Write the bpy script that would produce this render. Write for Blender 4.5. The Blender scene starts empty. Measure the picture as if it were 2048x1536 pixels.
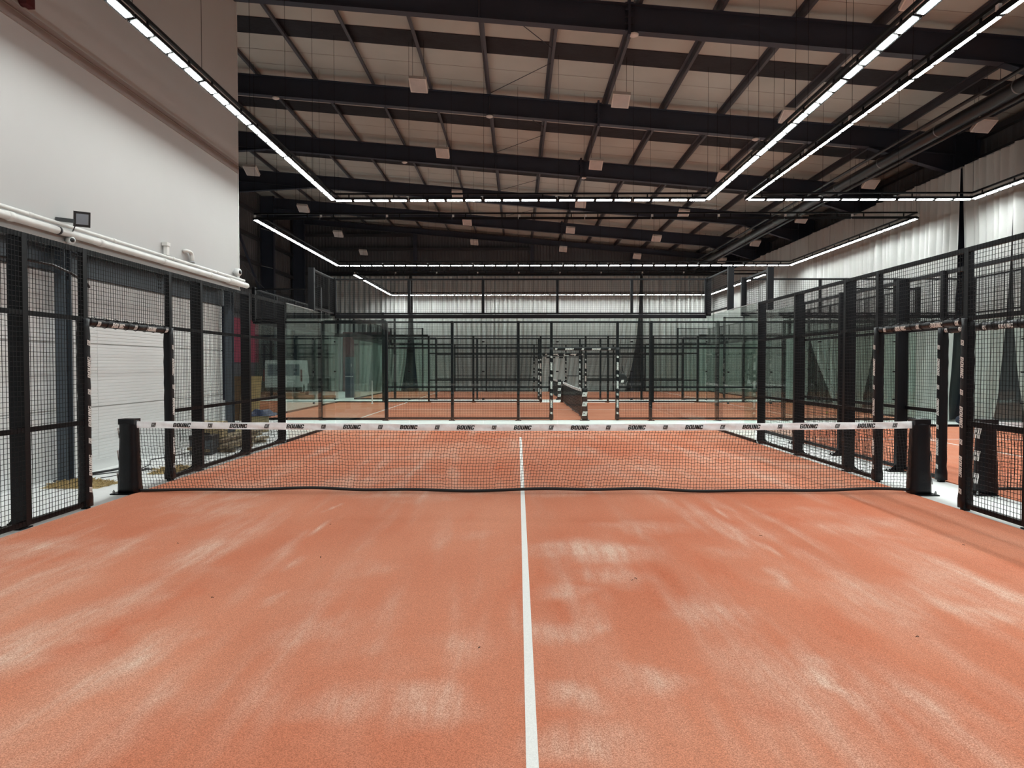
import bpy, math, random
from mathutils import Matrix, Vector, noise as mnoise

# ------------------------------------------------------------------ camera, world, exposure
sc = bpy.context.scene
COL = sc.collection
F_PX = 1420.0                       # focal length in pixels of the 2048x1536 frame
VPX, VPY = 1036.0, 731.0            # vanishing point of the long axis
CAM = (-0.06, -9.15, 1.66)
cam_d = bpy.data.cameras.new('camera')
cam_d.sensor_width = 36.0
cam_d.lens = F_PX / 2048 * 36.0
cam_d.clip_start = 0.05
cam_d.clip_end = 200
cam = bpy.data.objects.new('camera', cam_d)
cam.location = CAM
cam.rotation_euler = (math.radians(90) - math.atan((768 - VPY) / F_PX), 0.0, math.atan((VPX - 1024) / F_PX))
COL.objects.link(cam)
sc.camera = cam

world = bpy.data.worlds.new('world')
sc.world = world
world.use_nodes = True
world.node_tree.nodes['Background'].inputs[0].default_value = (0.02, 0.022, 0.026, 1)
world.node_tree.nodes['Background'].inputs[1].default_value = 0.3

sc.view_settings.view_transform = 'Standard'
sc.view_settings.look = 'None'
sc.view_settings.gamma = 1.0
sc.view_settings.exposure = 0.0
sc.view_settings.use_curve_mapping = False
sc.cycles.max_bounces = 6
sc.cycles.diffuse_bounces = 4
sc.cycles.glossy_bounces = 2
sc.cycles.transparent_max_bounces = 32
sc.cycles.adaptive_threshold = 0.06
sc.cycles.debug_use_spatial_splits = True
sc.cycles.use_light_tree = False
sc.cycles.sample_clamp_indirect = 8.0

LED_STRENGTH = 112.0
LED_Z = 6.05

R = math.radians
rnd = random.Random(7)

# ------------------------------------------------------------------ materials
M = {}
def nodemat(name):
    m = bpy.data.materials.new(name)
    m.use_nodes = True
    nt = m.node_tree
    nt.nodes.clear()
    out = nt.nodes.new('ShaderNodeOutputMaterial')
    return m, nt, out
def N(nt, typ, **kw):
    n = nt.nodes.new(typ)
    for k, v in kw.items():
        if k == 'inp':
            for a, b in v.items():
                n.inputs[a].default_value = b
        else:
            setattr(n, k, v)
    return n
def ramp(nt, src, p0, c0, p1, c1):
    r = nt.nodes.new('ShaderNodeValToRGB')
    e = r.color_ramp.elements
    e[0].position = p0; e[0].color = (*c0, 1) if len(c0) == 3 else c0
    e[1].position = p1; e[1].color = (*c1, 1) if len(c1) == 3 else c1
    nt.links.new(src, r.inputs[0])
    return r.outputs[0]
def mixc(nt, fac, a, b, mode='MIX'):
    n = nt.nodes.new('ShaderNodeMix')
    n.data_type = 'RGBA'; n.blend_type = mode
    if hasattr(fac, 'default_value'): nt.links.new(fac, n.inputs[0])
    else: n.inputs[0].default_value = fac
    for v, i in ((a, 6), (b, 7)):
        if hasattr(v, 'default_value'): nt.links.new(v, n.inputs[i])
        else: n.inputs[i].default_value = (*v, 1)
    return n.outputs[2]
def noise(nt, vec, scale, detail=3, rough=0.55, dist=0.0):
    n = N(nt, 'ShaderNodeTexNoise', inp={'Scale': scale, 'Detail': detail, 'Roughness': rough, 'Distortion': dist})
    nt.links.new(vec, n.inputs['Vector'])
    return n.outputs['Fac']
def mapping(nt, vec, scale=(1, 1, 1), rot=(0, 0, 0), loc=(0, 0, 0)):
    n = N(nt, 'ShaderNodeMapping', inp={'Scale': scale, 'Rotation': rot, 'Location': loc})
    nt.links.new(vec, n.inputs['Vector'])
    return n.outputs[0]
def bump(nt, h, strength, dist):
    n = N(nt, 'ShaderNodeBump', inp={'Strength': strength, 'Distance': dist})
    nt.links.new(h, n.inputs['Height'])
    return n.outputs[0]

def plain(name, col, rough=0.5, metal=0.0, var=0.12, vscale=3.0, bumps=None, spec=0.5):
    m, nt, out = nodemat(name)
    p = N(nt, 'ShaderNodeBsdfPrincipled', inp={'Roughness': rough, 'Metallic': metal, 'Specular IOR Level': spec})
    tc = N(nt, 'ShaderNodeTexCoord')
    f = noise(nt, tc.outputs['Object'], vscale, 4)
    c0 = tuple(max(0, c * (1 - var)) for c in col); c1 = tuple(min(1, c * (1 + var)) for c in col)
    nt.links.new(ramp(nt, f, 0.3, c0, 0.7, c1), p.inputs['Base Color'])
    if bumps:
        h = noise(nt, tc.outputs['Object'], bumps[0], 3)
        nt.links.new(bump(nt, h, bumps[1], bumps[2]), p.inputs['Normal'])
    nt.links.new(p.outputs[0], out.inputs[0])
    M[name] = m
    return m

plain('black_steel', (0.0036, 0.0039, 0.0055), 0.45, 0, 0.15, spec=0.22)
plain('wire_black', (0.0035, 0.0037, 0.0045), 0.5, 0, 0.1, spec=0.25)
plain('frame_steel', (0.037, 0.044, 0.064), 0.55, 0, 0.12, 1.0, spec=0.35)
plain('purlin_steel', (0.05, 0.054, 0.068), 0.5, 0.0, 0.12, 1.0)
plain('blue_steel', (0.05, 0.065, 0.082), 0.5, 0.0, 0.12, 1.0)
plain('vinyl', (0.0035, 0.0037, 0.0055), 0.4, 0, 0.2, 6.0, (28, 0.35, 0.01), spec=0.28)
plain('print_white', (0.78, 0.78, 0.75), 0.6, 0, 0.05)
plain('print_black', (0.006, 0.006, 0.007), 0.6, 0, 0.05)
plain('tape_white', (0.86, 0.89, 0.91), 0.8, 0, 0.1, 9.0, (20, 0.5, 0.01))
plain('net_cord', (0.006, 0.006, 0.007), 0.7, 0, 0.1)
plain('line_white', (0.78, 0.77, 0.74), 0.85, 0, 0.1, 160.0, (260, 0.6, 0.004))
plain('cladding_dark', (0.105, 0.105, 0.112), 0.6, 0, 0.14, 0.8)
plain('girt_dark', (0.035, 0.035, 0.04), 0.55, 0, 0.1)
plain('roof_liner', (0.43, 0.435, 0.4), 0.7, 0, 0.08, 0.6)
plain('rooflight', (0.012, 0.012, 0.016), 0.6, 0, 0.3, 2.0, (3, 0.25, 0.05), spec=0.25)
plain('annex_white', (0.5, 0.495, 0.485), 0.8, 0, 0.04, 0.35)
plain('annex_trim', (0.33, 0.29, 0.275), 0.8, 0, 0.04)
plain('panel_white', (0.74, 0.75, 0.74), 0.5, 0, 0.04, 0.7)
plain('pipe_white', (0.72, 0.71, 0.68), 0.4, 0, 0.1, 5.0)
plain('pipe_grey', (0.25, 0.26, 0.26), 0.5, 0, 0.1)  # plain mid grey of the vent collar
plain('lamp_white', (0.68, 0.64, 0.6), 0.5, 0, 0.05)
plain('lamp_diffuser', (0.5, 0.47, 0.45), 0.4, 0, 0.08)
plain('plastic_black', (0.012, 0.012, 0.013), 0.4, 0, 0.1)
plain('glass_dark', (0.2, 0.22, 0.25), 0.1, 0, 0.1)
plain('alarm_red', (0.09, 0.012, 0.016), 0.4, 0, 0.1)
plain('wall_red', (0.32, 0.045, 0.085), 0.7, 0, 0.1)
plain('banner_red', (0.12, 0.05, 0.055), 0.8, 0, 0.15)
plain('galvanised', (0.33, 0.34, 0.34), 0.45, 0.6, 0.2, 12.0)
plain('duct_dark', (0.008, 0.0085, 0.011), 0.35, 0.0, 0.15)
plain('duct_ring', (0.22, 0.22, 0.23), 0.3, 0.7, 0.1)
plain('straw', (0.42, 0.31, 0.14), 0.9, 0, 0.4, 40.0)
plain('plank_wood', (0.2, 0.15, 0.09), 0.8, 0, 0.4, 7.0, (30, 0.4, 0.01))
plain('plank_pale', (0.34, 0.27, 0.17), 0.8, 0, 0.3, 7.0, (30, 0.4, 0.01))
plain('ply_dark', (0.11, 0.065, 0.03), 0.8, 0, 0.3, 5.0)
plain('ply_tan', (0.33, 0.24, 0.11), 0.8, 0, 0.2, 5.0)
plain('cardboard', (0.36, 0.29, 0.16), 0.85, 0, 0.12, 5.0)
plain('tarp_blue', (0.015, 0.03, 0.07), 0.5, 0, 0.3, 6.0)
plain('cloth_navy', (0.012, 0.016, 0.04), 0.8, 0, 0.3, 9.0)
plain('cabinet_navy', (0.02, 0.03, 0.055), 0.4, 0, 0.1)
plain('cabinet_grey', (0.06, 0.075, 0.085), 0.3, 0, 0.1)
plain('van_white', (0.66, 0.68, 0.67), 0.35, 0, 0.03)
plain('tail_red', (0.16, 0.02, 0.02), 0.25, 0, 0.1)
plain('rubber', (0.01, 0.01, 0.01), 0.7, 0, 0.1)
plain('ball_yellow', (0.62, 0.58, 0.1), 0.9, 0, 0.15, 60.0)
plain('plastic_white', (0.7, 0.72, 0.71), 0.4, 0, 0.06)
plain('twig', (0.02, 0.014, 0.01), 0.9, 0, 0.3)

def mat_concrete():
    m, nt, out = nodemat('concrete')
    p = N(nt, 'ShaderNodeBsdfPrincipled', inp={'Roughness': 0.6})
    tc = N(nt, 'ShaderNodeTexCoord'); o = tc.outputs['Object']
    a = noise(nt, o, 0.7, 6, 0.65)
    b = noise(nt, o, 14, 4, 0.6)
    c = ramp(nt, a, 0.3, (0.76, 0.775, 0.76), 0.75, (0.88, 0.89, 0.875))
    c = mixc(nt, 0.15, c, ramp(nt, b, 0.35, (0.35, 0.35, 0.33), 0.65, (0.8, 0.8, 0.78)), 'MULTIPLY')
    nt.links.new(c, p.inputs['Base Color'])
    nt.links.new(bump(nt, b, 0.15, 0.01), p.inputs['Normal'])
    nt.links.new(p.outputs[0], out.inputs[0])
    M['concrete'] = m
mat_concrete()

def floor_px(px, py):                # photo pixel on the floor plane -> metres (the court lies at the origin)
    d = CAM[2] * F_PX / (py - VPY)
    return ((px - VPX) * d / F_PX + CAM[0], d + CAM[1])
SAND = [((0, 1500), (370, 1262), .12, 1), ((130, 1270), (310, 1180), .17, .7), ((0, 1345), (90, 1290), .2, .8), ((5, 1105), (100, 1100), .3, .8),
        ((350, 1062), (520, 1000), .16, .6), ((470, 1001), (530, 988), .12, .8), ((515, 1222), (562, 1192), .05, .8), ((560, 1150), (600, 1120), .04, .8), ((300, 1150), (420, 1085), .14, .5),
        ((1600, 1300), (1790, 1490), .06, 1), ((1510, 1083), (1566, 1119), .025, 1.6), ((1425, 1015), (1466, 1044), .025, 1.5), ((610, 1080), (655, 1045), .02, 1.3), ((640, 1030), (690, 1008), .02, 1.2),
        ((1880, 1205), (1990, 1245), .12, .9), ((1840, 1110), (2048, 1205), .09, .7), ((1700, 1050), (1900, 1110), .1, .4), ((1540, 1140), (1600, 1190), .05, .8), ((1700, 1300), (2048, 1500), .1, .5),
        ((1140, 1100), (1245, 1112), .3, 1.2), ((1195, 1150), (1265, 1168), .2, .8), ((1095, 1190), (1128, 1197), .16, .9), ((1095, 1262), (1142, 1280), .14, 1), ((1105, 1395), (1165, 1418), .13, 1),
        ((805, 1428), (885, 1418), .19, .9), ((655, 1432), (715, 1412), .15, .7), ((1285, 1362), (1335, 1382), .14, .9), ((1130, 1500), (1240, 1512), .16, .9), ((1395, 1228), (1460, 1242), .22, .6),
        ((1275, 1052), (1335, 1062), .22, .6), ((1480, 1060), (1520, 1075), .25, .4), ((900, 1300), (960, 1310), .2, .35), ((600, 1285), (720, 1235), .14, .4)]
FRESH_AND_SHADE = [((0, 1400), (335, 1200), .13, .8), ((60, 1375), (210, 1290), .1, .6), ((300, 1230), (420, 1165), .1, .5), ((1500, 1400), (1560, 1440), .1, .5), ((1370, 990), (1700, 1000), .18, .5), ((1640, 990), (1800, 1030), .16, .5)]  # redder clay streaks; last entries paint shade at the net's foot into the colour
def mat_clay(name):
    """clay-red turf; the sand, fresh and tone attributes of the carpet mesh say where quartz sand, redder clay and painted net shade lie"""
    m, nt, out = nodemat(name)
    p = N(nt, 'ShaderNodeBsdfPrincipled', inp={'Roughness': 0.95, 'Specular IOR Level': 0.1})
    tc = N(nt, 'ShaderNodeTexCoord'); o = tc.outputs['Object']
    def math_(op, a, b, clamp=False):
        n = N(nt, 'ShaderNodeMath', operation=op, use_clamp=clamp)
        for i, v in enumerate((a, b)):
            if hasattr(v, 'default_value'): nt.links.new(v, n.inputs[i])
            else: n.inputs[i].default_value = v
        return n.outputs[0]
    at = {k: N(nt, 'ShaderNodeAttribute', attribute_name=k).outputs['Fac'] for k in ('sand', 'fresh_and_shade', 'tone')}
    col = ramp(nt, at['tone'], 0.0, (0.61, 0.195, 0.106), 1.0, (0.70, 0.28, 0.17))
    brk = ramp(nt, noise(nt, mapping(nt, o, (11, 1.5, 1), (0, 0, .05)), 1.0, 4, 0.7), 0.3, (0.3,) * 3, 0.62, (1, 1, 1))
    grain = noise(nt, o, 165, 2, 0.75)
    sg = math_('MULTIPLY', math_('MULTIPLY', at['sand'], brk), ramp(nt, grain, 0.33, (0.3,) * 3, 0.6, (1, 1, 1)), True)
    col = mixc(nt, sg, col, (0.8, 0.56, 0.44))
    col = mixc(nt, math_('MULTIPLY', at['fresh_and_shade'], brk, True), col, (0.6, 0.14, 0.06))
    col = mixc(nt, 0.8, col, ramp(nt, grain, 0.32, (0.36,) * 3, 0.66, (1.05,) * 3), 'MULTIPLY')
    nt.links.new(col, p.inputs['Base Color'])
    nt.links.new(p.outputs[0], out.inputs[0])
    M[name] = m
mat_clay('clay_carpet')

def mat_glass():
    m, nt, out = nodemat('court_glass')
    tr = N(nt, 'ShaderNodeBsdfTransparent', inp={'Color': (0.925, 0.962, 0.947, 1)})
    gl = N(nt, 'ShaderNodeBsdfGlossy', inp={'Roughness': 0.015, 'Color': (0.95, 1, 0.98, 1)})
    lw = N(nt, 'ShaderNodeLayerWeight', inp={'Blend': 0.5})
    pw = N(nt, 'ShaderNodeMath', operation='POWER', inp={1: 5.0})
    nt.links.new(lw.outputs['Facing'], pw.inputs[0])
    ma = N(nt, 'ShaderNodeMath', operation='MULTIPLY_ADD', inp={1: 0.9, 2: 0.04}, use_clamp=True)
    nt.links.new(pw.outputs[0], ma.inputs[0])
    mx = N(nt, 'ShaderNodeMixShader')
    nt.links.new(ma.outputs[0], mx.inputs[0])
    nt.links.new(tr.outputs[0], mx.inputs[1]); nt.links.new(gl.outputs[0], mx.inputs[2])
    nt.links.new(mx.outputs[0], out.inputs[0])
    M['court_glass'] = m
mat_glass()

def mat_curtain():
    m, nt, out = nodemat('curtain')
    tc = N(nt, 'ShaderNodeTexCoord'); o = tc.outputs['Object']
    f = noise(nt, o, 0.5, 4)
    c = ramp(nt, f, 0.3, (0.46, 0.47, 0.455), 0.7, (0.55, 0.56, 0.54))
    d = N(nt, 'ShaderNodeBsdfDiffuse'); t = N(nt, 'ShaderNodeBsdfTranslucent')
    nt.links.new(c, d.inputs[0]); nt.links.new(c, t.inputs[0])
    mx = N(nt, 'ShaderNodeMixShader', inp={0: 0.12})
    nt.links.new(d.outputs[0], mx.inputs[1]); nt.links.new(t.outputs[0], mx.inputs[2])
    nt.links.new(mx.outputs[0], out.inputs[0])
    M['curtain'] = m
mat_curtain()

def mat_led():
    m, nt, out = nodemat('led_emitter')
    e = N(nt, 'ShaderNodeEmission', inp={'Color': (0.94, 1.0, 0.985, 1), 'Strength': LED_STRENGTH})
    nt.links.new(e.outputs[0], out.inputs[0])
    m.cycles.emission_sampling = 'FRONT'
    M['led_emitter'] = m
mat_led()

# ------------------------------------------------------------------ mesh helpers
class MB:
    def __init__(s): s.v = []; s.f = []
    def box(s, x0, y0, z0, x1, y1, z1):
        b = len(s.v)
        s.v += [(x0, y0, z0), (x1, y0, z0), (x1, y1, z0), (x0, y1, z0), (x0, y0, z1), (x1, y0, z1), (x1, y1, z1), (x0, y1, z1)]
        s.f += [tuple(b + i for i in q) for q in ((3, 2, 1, 0), (4, 5, 6, 7), (0, 1, 5, 4), (1, 2, 6, 5), (2, 3, 7, 6), (3, 0, 4, 7))]
        return s
    def xform(s, mat, start=0):
        s.v[start:] = [tuple(mat @ Vector(p)) for p in s.v[start:]]
        return s
    def bar(s, p, q, w, h=None, caps=True):          # square bar from p to q
        h = h or w
        p, q = Vector(p), Vector(q); d = (q - p).normalized()
        up = Vector((0, 0, 1)) if abs(d.z) < 0.95 else Vector((1, 0, 0))
        a = d.cross(up).normalized(); b2 = a.cross(d).normalized()
        b = len(s.v)
        for c in (p, q):
            for (i, j) in ((-1, -1), (1, -1), (1, 1), (-1, 1)):
                s.v.append(tuple(c + a * (i * w / 2) + b2 * (j * h / 2)))
        s.f += [(b, b + 1, b + 5, b + 4), (b + 1, b + 2, b + 6, b + 5), (b + 2, b + 3, b + 7, b + 6), (b + 3, b, b + 4, b + 7)]
        if caps: s.f += [(b + 3, b + 2, b + 1, b), (b + 4, b + 5, b + 6, b + 7)]
        return s
    def tube(s, pts, rad, n=10, caps=True):
        pts = [Vector(p) for p in pts]
        rads = rad if isinstance(rad, (list, tuple)) else [rad] * len(pts)
        b = len(s.v)
        for i, p in enumerate(pts):
            d = (pts[min(i + 1, len(pts) - 1)] - pts[max(i - 1, 0)]).normalized()
            up = Vector((0, 0, 1)) if abs(d.z) < 0.9 else Vector((0, 1, 0))
            a = d.cross(up).normalized(); c = a.cross(d).normalized()
            for k in range(n):
                t = 2 * math.pi * k / n
                s.v.append(tuple(p + (a * math.cos(t) + c * math.sin(t)) * rads[i]))
        for i in range(len(pts) - 1):
            for k in range(n):
                k2 = (k + 1) % n
                s.f.append((b + i * n + k, b + i * n + k2, b + (i + 1) * n + k2, b + (i + 1) * n + k))
        if caps:
            s.f.append(tuple(b + k for k in range(n))[::-1])
            s.f.append(tuple(b + (len(pts) - 1) * n + k for k in range(n)))
        return s
    def lathe(s, prof, n=16, axis='z', c=(0, 0, 0)):
        b = len(s.v)
        for (r, h) in prof:
            for k in range(n):
                t = 2 * math.pi * k / n
                a, e = r * math.cos(t), r * math.sin(t)
                s.v.append({'z': (c[0] + a, c[1] + e, c[2] + h), 'y': (c[0] + a, c[1] + h, c[2] + e), 'x': (c[0] + h, c[1] + a, c[2] + e)}[axis])
        for i in range(len(prof) - 1):
            for k in range(n):
                k2 = (k + 1) % n
                s.f.append((b + i * n + k, b + i * n + k2, b + (i + 1) * n + k2, b + (i + 1) * n + k))
        s.f.append(tuple(b + k for k in range(n))[::-1])
        s.f.append(tuple(b + (len(prof) - 1) * n + k for k in range(n)))
        return s
    def prism(s, poly, axis, a0, a1):                 # poly of 2D points extruded along axis
        b = len(s.v); n = len(poly)
        for a in (a0, a1):
            for (u, w) in poly:
                s.v.append({'x': (a, u, w), 'y': (u, a, w), 'z': (u, w, a)}[axis])
        s.f.append(tuple(b + i for i in range(n)))
        s.f.append(tuple(b + n + i for i in range(n))[::-1])
        for i in range(n):
            j = (i + 1) % n
            s.f.append((b + i, b + n + i, b + n + j, b + j))
        return s
    def grid(s, fn, nu, nv):
        b = len(s.v)
        for j in range(nv + 1):
            for i in range(nu + 1):
                s.v.append(tuple(fn(i / nu, j / nv)))
        for j in range(nv):
            for i in range(nu):
                q = b + j * (nu + 1) + i
                s.f.append((q, q + 1, q + nu + 2, q + nu + 1))
        return s
    def mesh(s, name, mat, smooth=False):
        me = bpy.data.meshes.new(name)
        me.from_pydata(s.v, [], s.f)
        me.materials.append(M[mat])
        if smooth:
            me.polygons.foreach_set('use_smooth', [True] * len(me.polygons))
        me.update()
        return me
    def build(s, name, mat, parent=None, loc=(0, 0, 0), rz=0.0, smooth=False):
        return link(name, s.mesh(name, mat, smooth), parent, loc, rz)

def link(name, me, parent=None, loc=(0, 0, 0), rz=0.0):
    o = bpy.data.objects.new(name, me)
    COL.objects.link(o)
    o.location = loc
    if rz: o.rotation_euler = (0, 0, rz)
    if parent is not None: o.parent = parent
    return o
def empty(name, loc=(0, 0, 0), rz=0.0, label=None, cat=None, group=None):
    o = bpy.data.objects.new(name, None)
    o.empty_display_size = 0.2
    COL.objects.link(o)
    o.location = loc; o.rotation_euler = (0, 0, rz)
    if label: tag(o, label, cat, group)
    return o
def tag(o, label, cat, group=None):
    o['label'] = label; o['category'] = cat
    if group: o['group'] = group
    return o
def struct(o):
    o['kind'] = 'structure'
    return o
def copy_tree(o, parent=None):
    c = o.copy()
    COL.objects.link(c)
    c.parent = parent
    for ch in o.children:
        copy_tree(ch, c)
    return c
def place(o, loc, rz, label, cat, group=None):
    o.location = loc; o.rotation_euler = (0, 0, rz)
    for k in ('group',):
        if k in o: del o[k]
    return tag(o, label, cat, group)

# ------------------------------------------------------------------ lettering
# every stroke is a trapezoid (y0, xl0, xr0, y1, xl1, xr1) in a cell of height 1
def rc(x0, y0, x1, y1): return (y0, x0, x1, y1, x0, x1)
GL = {
    'B': [rc(0, 0, .27, 1), rc(.27, 0, .6, .19), rc(.27, .41, .6, .59), rc(.27, .81, .6, 1), rc(.48, .1, .76, .46), rc(.48, .54, .76, .9)],
    'O': [rc(0, .08, .28, .92), rc(.48, .08, .76, .92), rc(.1, 0, .66, .19), rc(.1, .81, .66, 1)],
    'U': [rc(0, .08, .28, 1), rc(.48, .08, .76, 1), rc(.1, 0, .66, .19)],
    'N': [rc(0, 0, .27, 1), rc(.49, 0, .76, 1), (0, .42, .62, 1, .14, .34)],
    'C': [rc(0, .08, .28, .92), rc(.1, 0, .68, .19), rc(.1, .81, .68, 1), rc(.48, .62, .76, .92), rc(.48, .08, .76, .38)],
}
LOGO = [rc(0, 0, .2, 1), rc(.27, 0, .47, .42), rc(.27, .58, .47, 1), rc(.54, 0, .74, 1), rc(.81, 0, 1.01, 1)]
def strokes(kind):
    out = []
    if kind == 'logo':
        out = list(LOGO)
    else:
        x = 0
        for ch in kind:
            for (y0, a, b, y1, c, d) in GL[ch]:
                out.append((y0, a + x, b + x, y1, c + x, d + x))
            x += 0.84
    sh = 0.24
    out = [(y0, a + sh * y0, b + sh * y0, y1, c + sh * y1, d + sh * y1) for (y0, a, b, y1, c, d) in out]
    xs = [v for t in out for v in (t[1], t[2], t[4], t[5])]
    mx = (min(xs) + max(xs)) / 2
    return [(y0 - .5, a - mx, b - mx, y1 - .5, c - mx, d - mx) for (y0, a, b, y1, c, d) in out]
def print_mesh(mb, kind, h, fn, sub=1):
    """fn(u, v) maps lettering metres to a 3D point"""
    for (y0, a, b, y1, c, d) in strokes(kind):
        for k in range(sub):
            t0, t1 = k / sub, (k + 1) / sub
            L = lambda p, q, t: p + (q - p) * t
            base = len(mb.v)
            mb.v += [tuple(fn(L(a, c, t0) * h, L(y0, y1, t0) * h)), tuple(fn(L(b, d, t0) * h, L(y0, y1, t0) * h)),
                     tuple(fn(L(b, d, t1) * h, L(y0, y1, t1) * h)), tuple(fn(L(a, c, t1) * h, L(y0, y1, t1) * h))]
            mb.f.append((base, base + 1, base + 2, base + 3))

# ------------------------------------------------------------------ the hall
Y0, Y1 = -16.0, 37.2
XL, XR = -14.7, 14.1
FRAMES = [0.8 + 6 * k for k in range(-2, 7)]          # portal frames every six metres
RT0, RSL = 9.84, 0.088
def rt(x): return RT0 - RSL * x                        # top of the rafters

struct(MB().box(XL, Y0, -0.2, XR, Y1, 0).build('floor', 'concrete'))

roof = MB()
roof.v = [(XL, Y0, rt(XL) + .2), (XR, Y0, rt(XR) + .2), (XR, Y1, rt(XR) + .2), (XL, Y1, rt(XL) + .2)]
roof.v += [(x, y, z + .12) for (x, y, z) in roof.v]
roof.f = [(0, 1, 2, 3), (7, 6, 5, 4), (0, 4, 5, 1), (1, 5, 6, 2), (2, 6, 7, 3), (3, 7, 4, 0)]
ceil = struct(roof.build('ceiling', 'roof_liner'))
# liner sheets are joined by thin laps across the slope
lap = MB()
for k in range(int((Y1 - Y0) / 1.0)):
    y = Y0 + 0.3 + k
    lap.bar((XL, y, rt(XL) + .197), (XR, y, rt(XR) + .197), 0.008, 0.008)
lo = lap.build('liner_laps', 'annex_trim', ceil); lo['kind'] = 'stuff'
for f in FRAMES[:-1]:
    c = f + 3
    m = MB()
    a, b = XL + 0.6, XR - 0.8
    m.v = [(a, c - .48, rt(a) + .185), (b, c - .48, rt(b) + .185), (b, c + .48, rt(b) + .185), (a, c + .48, rt(a) + .185)]
    m.v += [(x, y, z + .03) for (x, y, z) in m.v]
    m.f = [(0, 1, 2, 3), (7, 6, 5, 4), (0, 4, 5, 1), (1, 5, 6, 2), (2, 6, 7, 3), (3, 7, 4, 0)]
    m.build('rooflight', 'rooflight', ceil)

def cladding(axis, a0, a1, pos, ztop, sgn, pitch=0.2, dep=0.03):
    """trapezoidal wall sheeting; ztop(a) gives the height"""
    m = MB(); pts = []
    a = a0
    while a < a1:
        for (t, d) in ((0, 0), (.35, 0), (.5, 1), (.85, 1)):
            pts.append((min(a + t * pitch, a1), d * dep * sgn))
        a += pitch
    for (u, d) in pts:
        for z in (0, ztop(u)):
            m.v.append((u, pos + d, z) if axis == 'x' else (pos + d, u, z))
    for i in range(len(pts) - 1):
        m.f.append((2 * i, 2 * i + 2, 2 * i + 3, 2 * i + 1))
    return m
wb = struct(cladding('x', XL, XR, Y1, lambda x: rt(x) + .2, -1).build('wall_back', 'cladding_dark'))
wl = struct(cladding('y', Y0, Y1, XL, lambda y: rt(XL) + .2, 1, 0.3).build('wall_left', 'cladding_dark'))
wr = struct(cladding('y', Y0, Y1, XR, lambda y: rt(XR) + .2, -1, 0.3).build('wall_right', 'cladding_dark'))
wf = struct(cladding('x', XL, XR, Y0, lambda x: rt(x) + .2, 1).build('wall_front', 'cladding_dark'))
for z, x1 in ((10.1, -6.7), (9.2, 0.86), (7.62, XR - .1), (5.4, XR - .1), (2.6, XR - .1)):
    MB().box(XL + .1, Y1 - .24, z - .09, x1, Y1 - .05, z + .09).build('girt', 'girt_dark', wb)
for z in (4.5, 5.9, 7.3, 8.7, 10.1):
    MB().box(XL + .05, 7.0, z - .09, XL + .24, Y1 - .1, z + .09).build('girt', 'girt_dark', wl)
for z in (4.5, 7.9, 8.6):
    MB().box(XR - .24, Y0 + .1, z - .08, XR - .05, Y1 - .1, z + .08).build('girt', 'girt_dark', wr)
for x in (-6.7, 0.86, 7.3):
    m = MB()
    t = rt(x) - .2
    m.box(x - .11, Y1 - .5, 0, x + .11, Y1 - .485, t); m.box(x - .11, Y1 - .26, 0, x + .11, Y1 - .245, t); m.box(x - .01, Y1 - .485, 0, x + .01, Y1 - .26, t)
    m.build('gable_post', 'frame_steel', wb)
MB().box(XL + .03, 24.9, 1.83, XL + .09, 30.6, 4.14).build('red_panel', 'wall_red', wl)

def ibeam_x(m, xs, zt, zb, hw=.11, tf=.018, tw=.012):
    """I section running along x with top line zt and bottom line zb"""
    for i in range(len(xs) - 1):
        a, b = xs[i], xs[i + 1]
        for (za, zb_, w) in (((zt[i] - tf, zt[i]), (zt[i + 1] - tf, zt[i + 1]), hw), ((zb[i], zb[i] + tf), (zb[i + 1], zb[i + 1] + tf), hw), ((zb[i] + tf, zt[i] - tf), (zb[i + 1] + tf, zt[i + 1] - tf), tw / 2)):
            n = len(m.v)
            m.v += [(a, -w, za[0]), (b, -w, zb_[0]), (b, w, zb_[0]), (a, w, za[0]), (a, -w, za[1]), (b, -w, zb_[1]), (b, w, zb_[1]), (a, w, za[1])]
            m.f += [tuple(n + k for k in q) for q in ((3, 2, 1, 0), (4, 5, 6, 7), (0, 1, 5, 4), (1, 2, 6, 5), (2, 3, 7, 6), (3, 0, 4, 7))]
CXL, CXR = -13.75, 13.2
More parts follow.
